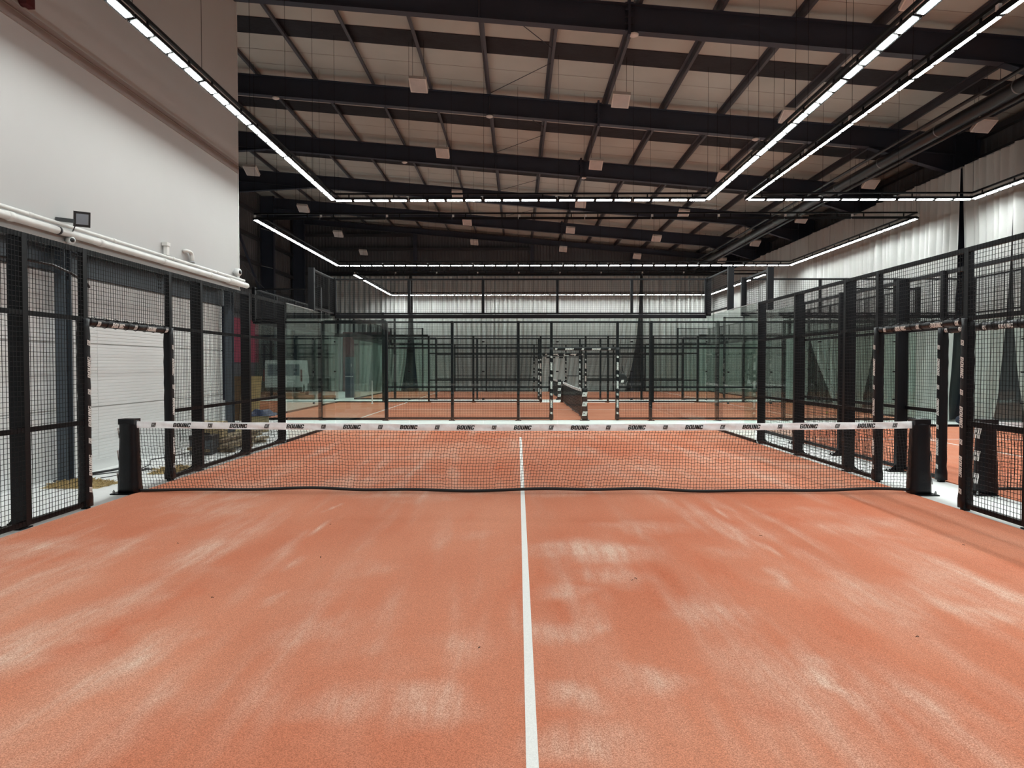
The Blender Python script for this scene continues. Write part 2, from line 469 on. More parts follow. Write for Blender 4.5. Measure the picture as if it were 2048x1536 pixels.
def make_frame():
    r = empty('portal_frame', (0, 0, 0))
    m = MB()
    xs = [CXL, CXR]
    ibeam_x(m, xs, [rt(x) for x in xs], [rt(x) - .6 for x in xs])
    m.build('rafter', 'frame_steel', r)
    m = MB(); ibeam_x(m, [10.6, CXR], [rt(10.6) - .58, rt(CXR) - .58], [rt(10.6) - .62, 7.5]); m.build('haunch', 'frame_steel', r)
    m = MB(); ibeam_x(m, [CXL, -10.0], [rt(CXL) - .58, rt(-10) - .58], [rt(CXL) - 1.15, rt(-10) - .62]); m.build('haunch', 'frame_steel', r)
    for (x0, x1, top) in ((CXR, CXR + .75, rt(CXR) + .1), (CXL - .75, CXL, rt(CXL) + .1)):
        m = MB()
        m.box(x0, -.14, 0, x0 + .02, .14, top); m.box(x1 - .02, -.14, 0, x1, .14, top); m.box(x0 + .02, -.008, 0, x1 - .02, .008, top)
        m.build('column', 'frame_steel', r)
    m = MB().box(2.36, -.12, rt(2.4) - .68, 2.42, .12, rt(2.4) + .1)
    for k in range(5):
        z = rt(2.4) - .6 + k * .15
        m.box(2.3, -.1, z, 2.48, -.06, z + .03)
    m.build('splice_plate', 'frame_steel', r)
    MB().tube([(-.93, -.03, rt(-.93) - .56), (-.93, -.03, rt(-.93) + .1)], .018, 6).build('conduit', 'purlin_steel', r)
    for x in (11.0, 7.9, -9.8):
        MB().bar((x, .02, rt(x) - .58), (x + .25, .75, rt(x) + .05), .04).build('fly_brace', 'purlin_steel', r)
    for s in (-1, 1):
        MB().bar((-.95, 0, rt(-.95) + .05), (-.95 + 1.8, s * 2.6, rt(.85) + .05), .014).build('bracing_rod', 'frame_steel', r)
    return r
FLAB = ['dark steel portal frame beyond the outer end of the sandy court', 'dark steel portal frame above the outer half of the sandy court', 'dark steel portal frame passing above the wide net of the sandy court',
        'dark steel portal frame above the glass corners of the sandy court', 'dark steel portal frame above the front fence of the first crosswise court', 'dark steel portal frame above the middle of the first crosswise court',
        'dark steel portal frame above the aisle between the two crosswise courts', 'dark steel portal frame above the middle of the last crosswise court']
pf0 = make_frame()
for i, y in enumerate(FRAMES):
    o = pf0 if i == 0 else copy_tree(pf0)
    if y > 36:
        for ch in list(o.children):
            if ch.name.startswith(('rafter', 'haunch', 'fly_brace', 'bracing_rod', 'splice', 'conduit')): bpy.data.objects.remove(ch)
        m = MB(); ibeam_x(m, [CXL, CXR], [rt(CXL), rt(CXR)], [rt(CXL) - .34, rt(CXR) - .34]); m.build('rafter', 'frame_steel', o)
        place(o, (0, y - .3, 0), 0, 'slim dark steel end frame against the ribbed far gable wall', 'steel frame')
    else:
        place(o, (0, y, 0), 0, FLAB[i], 'steel frame', 'portal frames across the hall')

# purlins: cold rolled Z sections running the length of the hall
pm = MB()
L0, L1 = Y0 + .05, Y1 - .1
pm.box(-.004, L0, 0, .004, L1, .19); pm.box(-.004, L0, 0, .075, L1, .008); pm.box(-.075, L0, .182, .004, L1, .19)
pme = pm.mesh('purlin', 'purlin_steel')
x = -13.42
while x < 13.4:
    o = link('purlin', pme, None, (x, 0, rt(x) + .003))
    tag(o, 'grey steel purlin running lengthwise under the beige roof sheets', 'purlin', 'roof purlins')
    x += 1.78

# bracing in the left wall
wbr = empty('wall_bracing', (XL + .5, 27.8, 0), 0, 'diagonal steel wall brace with sagging cable beside the left dark wall', 'brace')
MB().bar((0, -2.9, 10.2), (0, 2.8, 5.0), .1).build('brace', 'frame_steel', wbr)
MB().tube([(.3, -2.9 + i * .6, 7.4 - i * .17 - .004 * i * (15 - i)) for i in range(16)], .022, 6).build('cable', 'purlin_steel', wbr)
for z in (9.2, 7.15):
    MB().bar((0, 2.2, z), (.4, 2.9, z - .05), .03).build('stay_rod', 'galvanised', wbr)

# ------------------------------------------------------------------ annex with the white wall
AX, AYE = -6.41, 7.0
AZ = 3.37
wa = struct(MB().box(AX - .15, Y0 + .1, AZ, AX, AYE, rt(AX) + .15).build('wall_annex_upper', 'annex_white'))
struct(MB().box(AX - 3.5, AYE - .15, AZ, AX - .15, AYE, rt(AX) + .15).build('wall_annex_end', 'annex_white'))
MB().box(AX, Y0 + .1, 6.0, AX + .025, AYE, 6.125).build('trim_band', 'annex_trim', wa)
MB().box(AX, Y0 + .1, 6.155, AX + .02, AYE, 6.225).build('trim_band', 'annex_trim', wa)
MB().box(AX - .02, Y0 + .1, AZ - .03, AX + .03, AYE + .02, AZ + .02).build('edge_flashing', 'annex_white', wa)
MB().box(AX - .15, AYE, AZ, AX + .012, AYE + .02, rt(AX) + .15).build('corner_trim', 'panel_white', wa)
LX = -6.78
wlo = struct(MB().box(LX - .12, Y0 + .1, 0, LX - .03, AYE - .05, 3.02).build('wall_annex_lower', 'panel_white'))
# horizontal sandwich panels with a shallow rib every 5 cm
for j in range(3):
    z0, z1 = j * 1.0 + .01, j * 1.0 + 1.0
    prof = [(LX - .03, z0)]
    z = z0
    while z < z1 - .03:
        prof += [(LX, z + .003), (LX, z + .042), (LX - .004, z + .045), (LX - .004, z + .049)]
        z += .052
    prof += [(LX, z1 - .004), (LX - .03, z1)]
    y = Y0 + .15
    k = 0
    while y < AYE - .1:
        ye = min(y + 3.0, AYE - .06)
        m = MB(); n = len(prof)
        for yy in (y, ye - .006):
            m.v += [(px, yy, pz) for (px, pz) in prof]
        m.f = [(i, i + n, i + n + 1, i + 1) for i in range(n - 1)] + [tuple(range(n)), tuple(range(2 * n - 1, n - 1, -1))]
        m.build('wall_panel', 'panel_white', wlo)
        y = ye; k += 1
MB().box(LX - .01, Y0 + .1, 0, LX + .03, AYE - .05, .16).build('base_flashing', 'panel_white', wlo)
MB().box(LX - .1, Y0 + .1, 3.02, LX + .05, AYE - .02, AZ - .02).build('lintel_beam', 'blue_steel', wlo)
bol = MB()
for a in range(2):
    for b in range(4):
        bol.lathe([(.014, 0), (.014, .02)], 6, 'x', (LX + .05, 4.0 + a * .07, 3.1 + b * .065))
bo = bol.build('bolt_group', 'plastic_black', wlo); bo['kind'] = 'stuff'
for y, lab in ((1.0, 'blue-grey steel column of the annex beside the padded doorway and straw'), (6.85, 'blue-grey steel corner column under the end of the white annex wall'), (-5.0, 'blue-grey steel column of the annex in front of its white panels')):
    o = empty('steel_column', (LX + .2, y, 0), 0, lab, 'column')
    m = MB(); m.box(-.075, -.08, 0, .075, -.065, AZ - .03); m.box(-.075, .065, 0, .075, .08, AZ - .03); m.box(-.006, -.065, 0, .006, .065, AZ - .03)
    m.build('shaft', 'blue_steel', o)
    MB().box(-.11, -.12, 0, .11, .12, .02).build('base_plate', 'blue_steel', o)
# black strap hanging off the first column
tag(MB().tube([(LX + .07, -.3, 3.03), (LX + .2, .1, 3.06), (LX + .34, .55, 3.04), (LX + .36, .95, 2.97), (LX + .37, 1.3, 2.86), (LX + .36, 1.36, 2.82)], .02, 6).build('cable', 'plastic_black'),
    'black cable strung over the head of the blue-grey column', 'cable')

# services along the foot of the white wall
def pipe_run(name, off, z, r, y0, y1, lab, ring):
    o = empty(name, (AX + off, 0, z), 0, lab, 'pipe')
    MB().tube([(0, y0, 0), (0, y1, 0)], r, 14).build('pipe_tube', 'pipe_white', o, smooth=True)
    y = ring
    while y < y1 - .05:
        if y > y0:
            MB().tube([(0, y - .05, 0), (0, y + .05, 0)], r * 1.16, 14).build('coupling', 'pipe_white', o, smooth=True)
            MB().box(-off, y + .2, -.012, 0, y + .23, .012).build('wall_clip', 'galvanised', o)
        y += 1.9
    return o
p1 = pipe_run('drain_pipe', .085, 3.5, .052, Y0 + .2, AYE + .26, 'thick white pipe along the foot of the white annex wall', -8.0)
p2 = pipe_run('conduit_pipe', .06, 3.605, .028, Y0 + .2, AYE + .16, 'thin white pipe above the thick one on the annex wall', -7.6)
MB().tube([(0, .5, 0), (0, .54, 0)], .058, 14).build('seal_ring', 'plastic_black', p1, smooth=True)
MB().tube([(0, 6.2, 0), (0, 7.2, 0)], [.07, .06], 14).build('end_sleeve', 'pipe_white', p1, smooth=True)
def vent(y, kind, lab):
    o = empty('vent_pipe', (AX + .06, y, 3.633), 0, lab, 'pipe'); o.scale = (.8, .8, .62)
    if kind == 0:
        MB().box(-.035, -.05, 0, .045, .05, .3).build('vent_tube', 'pipe_white', o)
        MB().box(-.06, -.075, .26, .06, .075, .36).build('vent_cap', 'pipe_white', o)
    else:
        pts = [(0, 0, 0), (0, 0, .2)] + [(0, -.11 + .11 * math.cos(a), .2 + .13 * math.sin(a)) for a in (.3, .7, 1.1, 1.5)] + [(0, -.3, .33), (-.06, -.31, .32)]
        MB().tube(pts, .05, 12).build('vent_tube', 'pipe_white', o, smooth=True)
        MB().tube([(0, 0, .0), (0, 0, .05)], .062, 12).build('collar', 'pipe_grey', o, smooth=True)
vent(3.55, 0, 'short upright white vent with flat cap on the annex wall pipes')
vent(4.55, 1, 'white elbow vent bending back into the annex wall')
# floodlight
fl = empty('floodlight', (AX, .72, 3.69), 0, 'black square floodlight on a stub arm above the annex pipes', 'floodlight')
MB().bar((0, -.12, -.02), (.2, -.02, -.03), .05).build('arm', 'plastic_black', fl)
hm = MB().box(-.05, -.1, -.105, .03, .1, .105).xform(Matrix.Translation((.26, .05, .01)) @ Matrix.Rotation(R(-52), 4, 'Z') @ Matrix.Rotation(R(12), 4, 'Y'))
hm.build('housing', 'plastic_black', fl)
MB().box(.03, -.075, -.07, .037, .075, .075).xform(Matrix.Translation((.26, .05, .01)) @ Matrix.Rotation(R(-52), 4, 'Z') @ Matrix.Rotation(R(12), 4, 'Y')).build('lens', 'glass_dark', fl)
MB().tube([(.2, 0, -.08), (.12, .06, -.16), (.06, .16, -.2)], .008, 6).build('lead', 'plastic_black', fl)
def bullet(loc, lab, r, rot):
    o = empty('security_camera', loc, rot, lab, 'camera')
    MB().lathe([(r * .55, 0), (r * .6, .03), (r * .3, .05)], 14, 'x').build('mount', 'plastic_white', o, smooth=True)
    MB().lathe([(r * .5, .03), (r, .05), (r, .12), (r * .85, .15), (r * .3, .155)], 16, 'x').build('housing', 'plastic_white', o, smooth=True)
    MB().lathe([(r * .55, .15), (r * .55, .162), (r * .2, .175)], 14, 'x').build('lens', 'plastic_black', o, smooth=True)
bullet((AX, .85, 3.41), 'small white round camera below the pipes under the floodlight', .055, R(-35))
bullet((AX, 6.72, 3.74), 'white dome camera with black eye at the annex wall corner', .085, R(-10))
MB().tube([(AX + .03, 6.8, 3.7), (AX + .03, 6.86, 3.64)], .015, 6).build('camera_bracket', 'plastic_white', None)
tag(bpy.data.objects['camera_bracket'], 'short white bracket tube under the white dome camera', 'bracket')
al = empty('alarm_sounder', (AX, .0, 6.32), 0, 'dark red alarm sounder high on the white annex wall', 'alarm')
MB().lathe([(.075, 0), (.075, .03)], 14, 'x').build('mount', 'alarm_red', al, smooth=True)
MB().box(.03, -.08, -.07, .12, .08, .07).build('body', 'alarm_red', al)

# ------------------------------------------------------------------ courts: reusable parts
def wire_mesh(s0, s1, z0, z1, t=0.0, pitch=.05, w=.0042):
    m = MB(); h = w / 2
    n = max(1, round((s1 - s0) / pitch)); k = max(1, round((z1 - z0) / pitch))
    def stick(x0, y0, zz0, x1, y1, zz1, vert):
        b = len(m.v)
        if vert: q = [(x0 - h, y0 - h), (x0 + h, y0 - h), (x0 + h, y0 + h), (x0 - h, y0 + h)]; m.v += [(a, c, zz0) for a, c in q] + [(a, c, zz1) for a, c in q]
        else: q = [(y0 - h, zz0 - h), (y0 + h, zz0 - h), (y0 + h, zz0 + h), (y0 - h, zz0 + h)]; m.v += [(x0, a, c) for a, c in q] + [(x1, a, c) for a, c in q]
        m.f.extend([(b + i, b + (i + 1) % 4, b + 4 + (i + 1) % 4, b + 4 + i) for i in range(4)])
    for i in range(1, n):
        xx = s0 + (s1 - s0) * i / n
        stick(xx, t, z0, xx, t, z1, True)
    for j in range(1, k):
        zz = z0 + (z1 - z0) * j / k
        stick(s0, t + w, zz, s1, t + w, zz, False)
    return m
WM = {}
def wm(s0, s1, z0, z1, t=0.0):
    key = (round(s1 - s0, 3), z0, z1, t)
    if key not in WM:
        WM[key] = wire_mesh(-(s1 - s0) / 2, (s1 - s0) / 2, z0, z1, t).mesh('wire_mesh', 'wire_black')
    return WM[key]

def pad_column(r=.057, z0=.03, z1=2.2):
    m = MB(); n = 16; nz = 22; g = random.Random(3)
    sec = []
    for k in range(n):
        a = 2 * math.pi * k / n
        c, s_ = math.cos(a), math.sin(a)
        e = (abs(c) ** 5 + abs(s_) ** 5) ** (-1 / 5)
        sec.append((c * e, s_ * e))
    for j in range(nz + 1):
        z = z0 + (z1 - z0) * j / nz
        f = 1 + .04 * math.sin(z * 23) + g.uniform(-.03, .03) + (.14 if j < 2 else 0)
        for (c, s_) in sec: m.v.append((c * r * f, .04 + s_ * r * f, z))
    for j in range(nz):
        for k in range(n):
            k2 = (k + 1) % n
            m.f.append((j * n + k, j * n + k2, (j + 1) * n + k2, (j + 1) * n + k))
    m.f.append(tuple(range(n))[::-1]); m.f.append(tuple(nz * n + k for k in range(n)))
    return m
def lintel_pad(a, b, r=.05, z=2.165):
    m = MB(); n = 18; k = 60
    for i in range(k + 1):
        s = a + (b - a) * i / k
        bulge = abs(math.sin(s * math.pi / .2))
        for q in range(n):
            t = 2 * math.pi * q / n
            up = max(0, math.sin(t))
            rr = r * (1 + up * .15 * bulge)
            m.v.append((s, .04 + math.cos(t) * rr, z + math.sin(t) * rr))
    for i in range(k):
        for q in range(n):
            q2 = (q + 1) % n
            m.f.append((i * n + q, i * n + q2, (i + 1) * n + q2, (i + 1) * n + q))
    m.f.append(tuple(range(n))[::-1]); m.f.append(tuple(k * n + q for q in range(n)))
    return m

def make_fence():
    """20 m side: steel mesh bays between +-6 m, padded doorway in the middle. local x along, y outward"""
    r = empty('side_fence')
    post = MB().box(-.04, .045, 0, .04, .165, 3.0).mesh('post', 'black_steel')
    foot = MB().box(-.09, .03, 0, .09, .3, .014).prism([(.165, .014), (.255, .014), (.165, .11)], 'x', -.004, .004)
    for (a, b) in ((-.06, .22), (.06, .22), (-.06, .27), (.06, .27)):
        foot.lathe([(.012, .014), (.012, .035)], 6, 'z', (a, b, 0))
    foot = foot.mesh('foot', 'black_steel')
    for s in (-6, -4, -2, 2, 4, 6):
        link('post', post, r, (s, 0, 0)); link('foot', foot, r, (s, 0, 0))
    dp = MB().box(-.035, .005, 0, .035, .075, 3.0).mesh('door_post', 'black_steel')
    bays = [(-6, -4, 0), (-4, -2, 0), (-2, -1, 0), (-1, 1, 1), (1, 2, 0), (2, 4, 0), (4, 6, 0)]
    FR = {}
    for (a, b, door) in bays:
        w = b - a; c = (a + b) / 2; key = (w, door)
        if key not in FR:
            h = w / 2; m = MB(); zb = 2.17 if door else .035
            m.box(-h, .004, zb, -h + .04, .044, 3.0); m.box(h - .04, .004, zb, h, .044, 3.0)
            rails = ((2.17, 2.215), (2.945, 3.0)) if door else ((.035, .085), (.98, 1.03), (2.17, 2.22), (2.945, 3.0))
            for (z0, z1) in rails: m.box(-h + .04, .006, z0, h - .04, .042, z1)
            FR[key] = m.mesh('panel_frame', 'black_steel')
        fo = link('panel_frame', FR[key], r, (c, 0, 0))
        link('wire_mesh', wm(a, b, 2.19 if door else .05, 3.0), fo)
    pad = pad_column().mesh('post_pad', 'vinyl', True)
    for s in (-1, 1):
        link('door_post', dp, r, (s, 0, 0))
        po = link('post_pad', pad, r, (s, 0, 0))
        for side in (-1, 1):                      # inner and outer face
            for k in range(7):
                z = 1.92 - k * .283
                kind = 'logo' if k % 2 == 0 else 'BOUNC'
                yy = .04 + side * .0635
                up = -s if side < 0 else s       # reading direction
                m = MB()
                print_mesh(m, kind, .058, lambda u, v: (-side * up * -v * 1.0, yy, z + up * u))
                m.build('lettering', 'print_white', po)
    lp = link('lintel_pad', lintel_pad(-.93, .93).mesh('lintel_pad', 'vinyl', True), r)
    for k in range(5):
        s0 = -.76 + .405 * k
        for side in (-1, 1):
            m = MB(); rr = .0522
            kind = 'logo' if k % 2 == 0 else 'BOUNC'
            print_mesh(m, kind, .062, lambda u, v: (s0 - side * u, .04 + side * math.cos(v / rr - .3) * rr, 2.165 + math.sin(v / rr - .3) * rr), 6)
            m.build('lettering', 'print_white', lp)
    for k in range(8):
        s0 = -.8 + .23 * k
        MB().tube([(s0 + .01 * math.cos(a), .04 + math.cos(a) * .056, 2.17 + math.sin(a) * .06) for a in [2 * math.pi * q / 12 for q in range(13)]], .004, 5).build('lace', 'net_cord', lp)
    return r

def make_end(W, framed):
    """glass end of a court: back wall W wide with 4 m returns. local x across, y outward, origin on the back plane"""
    r = empty('glass_wall')
    h = W / 2
    pane = MB().box(-.995, 0, .05, .995, .012, 2.985).mesh('glass_pane', 'court_glass')
    for k in range(int(W / 2)):
        x = -h + 1 + 2 * k
        link('glass_pane', pane, r, (x, 0, 0))
    for s in (-1, 1):
        for y in (-1, -3):
            link('glass_pane', pane, r, (s * (h + .005), y, 0), R(-90 * s))
    clip = MB().box(-.035, -.012, -.018, .035, .024, .018).mesh('clip', 'black_steel')
    for k in range(1, int(W / 2)):
        for z in (.75, 1.5, 2.3): link('clip', clip, r, (-h + 2 * k, 0, z))
    for s in (-1, 1):
        for y in (-2,) + (() if framed else (0,)):
            for z in (.75, 1.5, 2.3): link('clip', clip, r, (s * (h + .005), y, z), R(-90 * s))
    MB().box(-h, -.02, 2.93, h, .07, 3.03).build('top_beam', 'black_steel', r)
    MB().box(-h, -.015, 0.0, h, .03, .075).build('bottom_channel', 'black_steel', r)
    for s in (-1, 1):
        x = s * h
        MB().box(min(x, x + s * .03) - .006, -4, 0, max(x, x + s * .03) + .006, 0, .07).build('bottom_channel', 'black_steel', r)
        if framed:
            MB().box(min(x - s * .02, x + s * .07), -4, 2.93, max(x - s * .02, x + s * .07), 0, 3.03).build('top_beam', 'black_steel', r)
            for y in (-2,):
                MB().box(min(x + s * .015, x + s * .13), y - .05, 0, max(x + s * .015, x + s * .13), y + .05, 2.93).build('post', 'black_steel', r)
        else:
            MB().box(min(x, x + s * .018) - .003, -4, 2.985, max(x, x + s * .018) + .003, -2, 3.0).build('glass_edge', 'galvanised', r)
    # wire mesh crown from 3 m to 4 m
    fr2 = MB()
    fr2.box(-1, .0, 3.04, -.965, .05, 4.0).box(.965, .0, 3.04, 1, .05, 4.0).box(-.965, .004, 3.04, .965, .044, 3.085).box(-.965, .004, 3.955, .965, .044, 4.0)
    fr2 = fr2.mesh('crown_frame', 'black_steel')
    cr = [((-h + 1 + 2 * k, 0, 0), 0) for k in range(int(W / 2))] + [((s * h, -1, 0), R(-90 * s)) for s in (-1, 1)]
    for (loc, rz) in cr:
        fo = link('crown_frame', fr2, r, loc, rz)
        link('wire_mesh', wm(-1, 1, 3.06, 3.98), fo)
    for s in (-1, 1):
        for y in (0, -2):
            MB().box(s * h - .02 if s > 0 else s * h - .12, y - .045, 2.99, s * h + .12 if s > 0 else s * h + .02, y + .045, 4.02).build('crown_post', 'black_steel', r)
    return r

def make_net(W, detail):
    r = empty('court_net')
    h = W / 2 - .0
    g = random.Random(11)
    zt = lambda x: .815 + .035 * (x / h) ** 2
    zb = lambda x: .045 + .012 * math.sin(x * 1.7) + .008 * math.sin(x * 4.3 + 1)
    p = .0385 if detail else .055
    nx = int(2 * h / p); nz = int(.78 / p)
    m = MB(); w = .004 if detail else .005
    P = []
    for j in range(nz + 1):
        t = j / nz; row = []
        for i in range(nx + 1):
            xx = -h + 2 * h * i / nx
            lean = .05 * math.sin(xx * .55 + 1.2) + .02 * math.sin(xx * 1.7 + 3 * t)
            off = (.0022 if j % 2 else -.0022)
            row.append((max(-h, min(h, xx + (lean * (2 * t - 1)) + off)), .012 * math.sin(math.pi * t) * math.sin(xx * .8) + .02 * (1 - t) * 0, zb(xx) + (zt(xx) - zb(xx)) * t + .004 * math.sin(i * 1.9 + j)))
        P.append(row)
    def stick(a, b, vert):
        k = len(m.v); q = w / 2
        d = ((-q, -q), (q, -q), (q, q), (-q, q))
        for c in (a, b):
            for (i_, j_) in d:
                m.v.append((c[0] + i_, c[1] + j_, c[2]) if vert else (c[0], c[1] + i_, c[2] + j_))
        m.f.extend([(k + e, k + (e + 1) % 4, k + 4 + (e + 1) % 4, k + 4 + e) for e in range(4)])
    for j in range(nz + 1):
        for i in range(nx):
            stick(P[j][i], P[j][i + 1], False)
    for i in range(nx + 1):
        for j in range(nz):
            stick(P[j][i], P[j + 1][i], True)
    m.build('netting', 'net_cord', r)
    def wr(x, z): return .005 * math.sin(x * 9 + 3 * z * 30) * math.sin(x * 3.1) + .003 * math.sin(x * 31 + z * 60)
    b = MB()
    ztop = lambda x: zt(x) + .075 + .003 * math.sin(x * 5.3)
    for s in (-1, 1):
        b.grid(lambda u, v: (-h + 2 * h * u, s * (.011 + .003 * math.sin(v * math.pi)) + wr(-h + 2 * h * u, v * .08), zt(-h + 2 * h * u) - .012 + v * (ztop(-h + 2 * h * u) - zt(-h + 2 * h * u) + .012)), int(W * 26), 4)
    b.grid(lambda u, v: (-h + 2 * h * u, .011 * (2 * v - 1) + wr(-h + 2 * h * u, .08), ztop(-h + 2 * h * u)), int(W * 26), 1)
    band = b.build('top_band', 'tape_white', r, smooth=True)
    k = -int((h - .1) / .3675)
    while k * .3675 < h - .1:
        x0 = k * .3675
        for s in (-1, 1):
            q = MB()
            print_mesh(q, 'BOUNC' if k % 2 == 0 else 'logo', .054, lambda u, v: (x0 - s * u, s * .0165 + wr(x0 - s * u, (.044 + v) * .92), zt(x0 - s * u) + .032 + v), 3)
            q.build('lettering', 'print_black', band)
        k += 1
    cd = [(-h + 2 * h * i / 120, .01 * math.sin(i * .5), zb(-h + 2 * h * i / 120) - .004) for i in range(121)]
    MB().tube(cd, .02, 8).build('bottom_cord', 'net_cord', r, smooth=True)
    return r

def make_net_post():
    """local y is outward, away from the net"""
    r = empty('net_post')
    m = MB(); n = 16; nz = 16; g = random.Random(5)
    for j in range(nz + 1):
        t = j / nz; z = .02 + .93 * t
        hx = .082 + .02 * (1 - t) ** 2 + g.uniform(-.003, .003); hy = .1 + .028 * (1 - t) + g.uniform(-.003, .003)
        for k in range(n):
            a = 2 * math.pi * k / n + math.pi / n; c, s_ = math.cos(a), math.sin(a)
            e = (abs(c) ** 6 + abs(s_) ** 6) ** (-1 / 6)
            m.v.append((c * e * hx, s_ * e * hy, z))
    for j in range(nz):
        for k in range(n):
            k2 = (k + 1) % n
            m.f.append((j * n + k, j * n + k2, (j + 1) * n + k2, (j + 1) * n + k))
    m.f.append(tuple(range(n))[::-1]); m.f.append(tuple(nz * n + k for k in range(n)))
    pad = m.build('pad', 'vinyl', r, smooth=True)
    MB().box(-.083, -.102, .9, .083, .102, .972).build('cap', 'vinyl', r)
    MB().box(-.14, -.09, 0, .14, .19, .016).build('base_plate', 'black_steel', r)
    for (a, b) in ((-.1, .16), (.1, .16)):
        MB().lathe([(.014, .016), (.014, .045), (.008, .046), (.008, .06)], 6, 'z', (a, b, 0)).build('bolt', 'galvanised', r)
    for z in (.79, .5, .21):
        q = MB(); yy = lambda zz: .103 + .028 * (1 - (zz - .02) / .93) + .005
        print_mesh(q, 'logo', .135, lambda u, v: (-u, yy(z + v), z + v), 3)
        q.build('lettering', 'print_white', pad)
    return r

def sstep(a, b, x):
    t = max(0.0, min(1.0, (x - a) / (b - a)))
    return t * t * (3 - 2 * t)
def fbm(x, y, z, oct):
    return mnoise.fractal((x, y, z), 0.9, 2.0, oct)
def ell_list(lst):
    out = []
    for (p0, p1, w, stg) in lst:
        a, b = floor_px(*p0), floor_px(*p1)
        hl = math.hypot(b[0] - a[0], b[1] - a[1]) / 2 + w
        an = math.atan2(b[1] - a[1], b[0] - a[0])
        out.append(((a[0] + b[0]) / 2, (a[1] + b[1]) / 2, math.cos(an), math.sin(an), hl * 1.15, w * 1.6, stg, w > .04))
    return out
def ell_val(lst, x, y, wx, wy):
    v = 0.0
    for (cx, cy, c, s_, hl, hw, stg, wob) in lst:
        dx, dy = (x + wx - cx, y + wy - cy) if wob else (x - cx, y - cy)
        if abs(dx) > hl or abs(dy) > hl: continue
        e = ((dx * c + dy * s_) / hl) ** 2 + ((dy * c - dx * s_) / hw) ** 2
        if e < 1: v = max(v, stg * (1 - math.sqrt(e)))
    return v
def make_carpet(W, clean):
    step = .1 if clean else .045
    nx, ny = int(W / step), int(20 / step)
    m = MB(); h = W / 2
    if clean:
        m.grid(lambda u, v: (-h + W * u, -10 + 20 * v, .014), nx, ny)
    else:                                     # finer rows towards the camera end
        m.grid(lambda u, v: (-h + W * u, -10 + 20 * v ** 1.3, .014), nx, ny)
    top = list(m.v)
    m.v += [(-h, -10, 0), (h, -10, 0), (h, 10, 0), (-h, 10, 0), (-h, -10, .014), (h, -10, .014), (h, 10, .014), (-h, 10, .014)]
    b = len(top)
    m.f += [tuple(b + i for i in q) for q in ((3, 2, 1, 0), (0, 1, 5, 4), (1, 2, 6, 5), (2, 3, 7, 6), (3, 0, 4, 7))]
    me = m.mesh('court_carpet', 'clay_carpet')
    S, Fr = ell_list(SAND), ell_list(FRESH_AND_SHADE)
    vals = {'sand': [], 'fresh_and_shade': [], 'tone': []}
    k = .3 if clean else 1.0
    for (x, y, z) in m.v:
        st = .5 + .5 * fbm(3.4 * x + .15 * y, .3 * y - .1 * x, 3.1, 5)
        st2 = .5 + .5 * fbm(.75 * x, .55 * y, 7.3, 3)
        pt = .5 + .5 * fbm(1.1 * x, .9 * y, 12.7, 4)
        sd = .75 * sstep(.42, .9, st) * (.3 + .7 * sstep(.3, .7, st2)) + .5 * sstep(.5, .95, pt)
        fr = .5 * sstep(.62, 1.0, .5 + .5 * fbm(1.3 * x, .4 * y, 21.0, 4))
        if not clean:
            wx, wy = .12 * fbm(3 * x, 3 * y, 31, 2), .12 * fbm(3 * x, 3 * y, 47, 2)
            sd = .8 * sd + .95 * ell_val(S, x, y, wx, wy)
            fr = max(fr, .9 * ell_val(Fr, x, y, wx, wy))
        vals['sand'].append(min(1.2, sd * k)); vals['fresh_and_shade'].append(fr * k)
        vals['tone'].append(max(0, min(1, .5 + .75 * fbm(.5 * x, .3 * y, 2.0, 4))))
    for kk, vv in vals.items():
        at = me.attributes.new(kk, 'FLOAT', 'POINT')
        at.data.foreach_set('value', vv)
    return me
CARPETS = {}
def get_carpet(W, clean):
    if (W, clean) not in CARPETS: CARPETS[(W, clean)] = make_carpet(W, clean)
    return CARPETS[(W, clean)]

# ------------------------------------------------------------------ luminaires
led_me = MB()
led_me.v = [(-.205, -.043, 0), (-.205, .043, 0), (.205, .043, 0), (.205, -.043, 0)]
led_me.f = [(0, 1, 2, 3)]                      # faces down
led_me = led_me.mesh('led_module', 'led_emitter')
def make_luminaire():
    """two metre line light, local x along, y towards the court"""
    r = empty('line_luminaire')
    T = Matrix.Translation((0, 0, .03)) @ Matrix.Rotation(R(11), 4, 'X')
    m = MB().box(-.985, -.06, .008, .985, .06, .07).box(-.985, -.064, -.003, .985, -.058, .008).xform(T)
    hs = m.build('housing', 'black_steel', r)
    for k in range(4):
        lm = link('led_module', led_me, r)
        lm.matrix_local = T @ Matrix.Translation((-.74 + .4933 * k, 0, .002))
    MB().box(-1, -.02, .19, 1, .02, .235).build('carrier_rail', 'black_steel', r)
    for x in (-.6, .6):
        MB().box(x - .015, -.012, .06, x + .015, .012, .2).build('bracket', 'black_steel', r)
    MB().box(-1.0, -.075, .085, -.94, -.03, .16).build('connector', 'plastic_white', r)
    w = MB().tube([(0, 0, 0), (0, 0, 1)], .004, 5).mesh('suspension_wire', 'wire_black')
    link('suspension_wire', w, r, (.98, 0, .22))
    return r
lum0 = make_luminaire()
lum_used = [0]
def place_lum(loc, rz, label, group):
    o = lum0 if not lum_used[0] else copy_tree(lum0)
    lum_used[0] = 1
    place(o, loc, rz, label, 'light', group)
    wx = loc[0] + .98 * math.cos(rz)
    for ch in o.children:
        if ch.name.startswith('suspension_wire'):
            ch.scale = (1, 1, rt(wx) + .2 - loc[2] - .22)
    return o

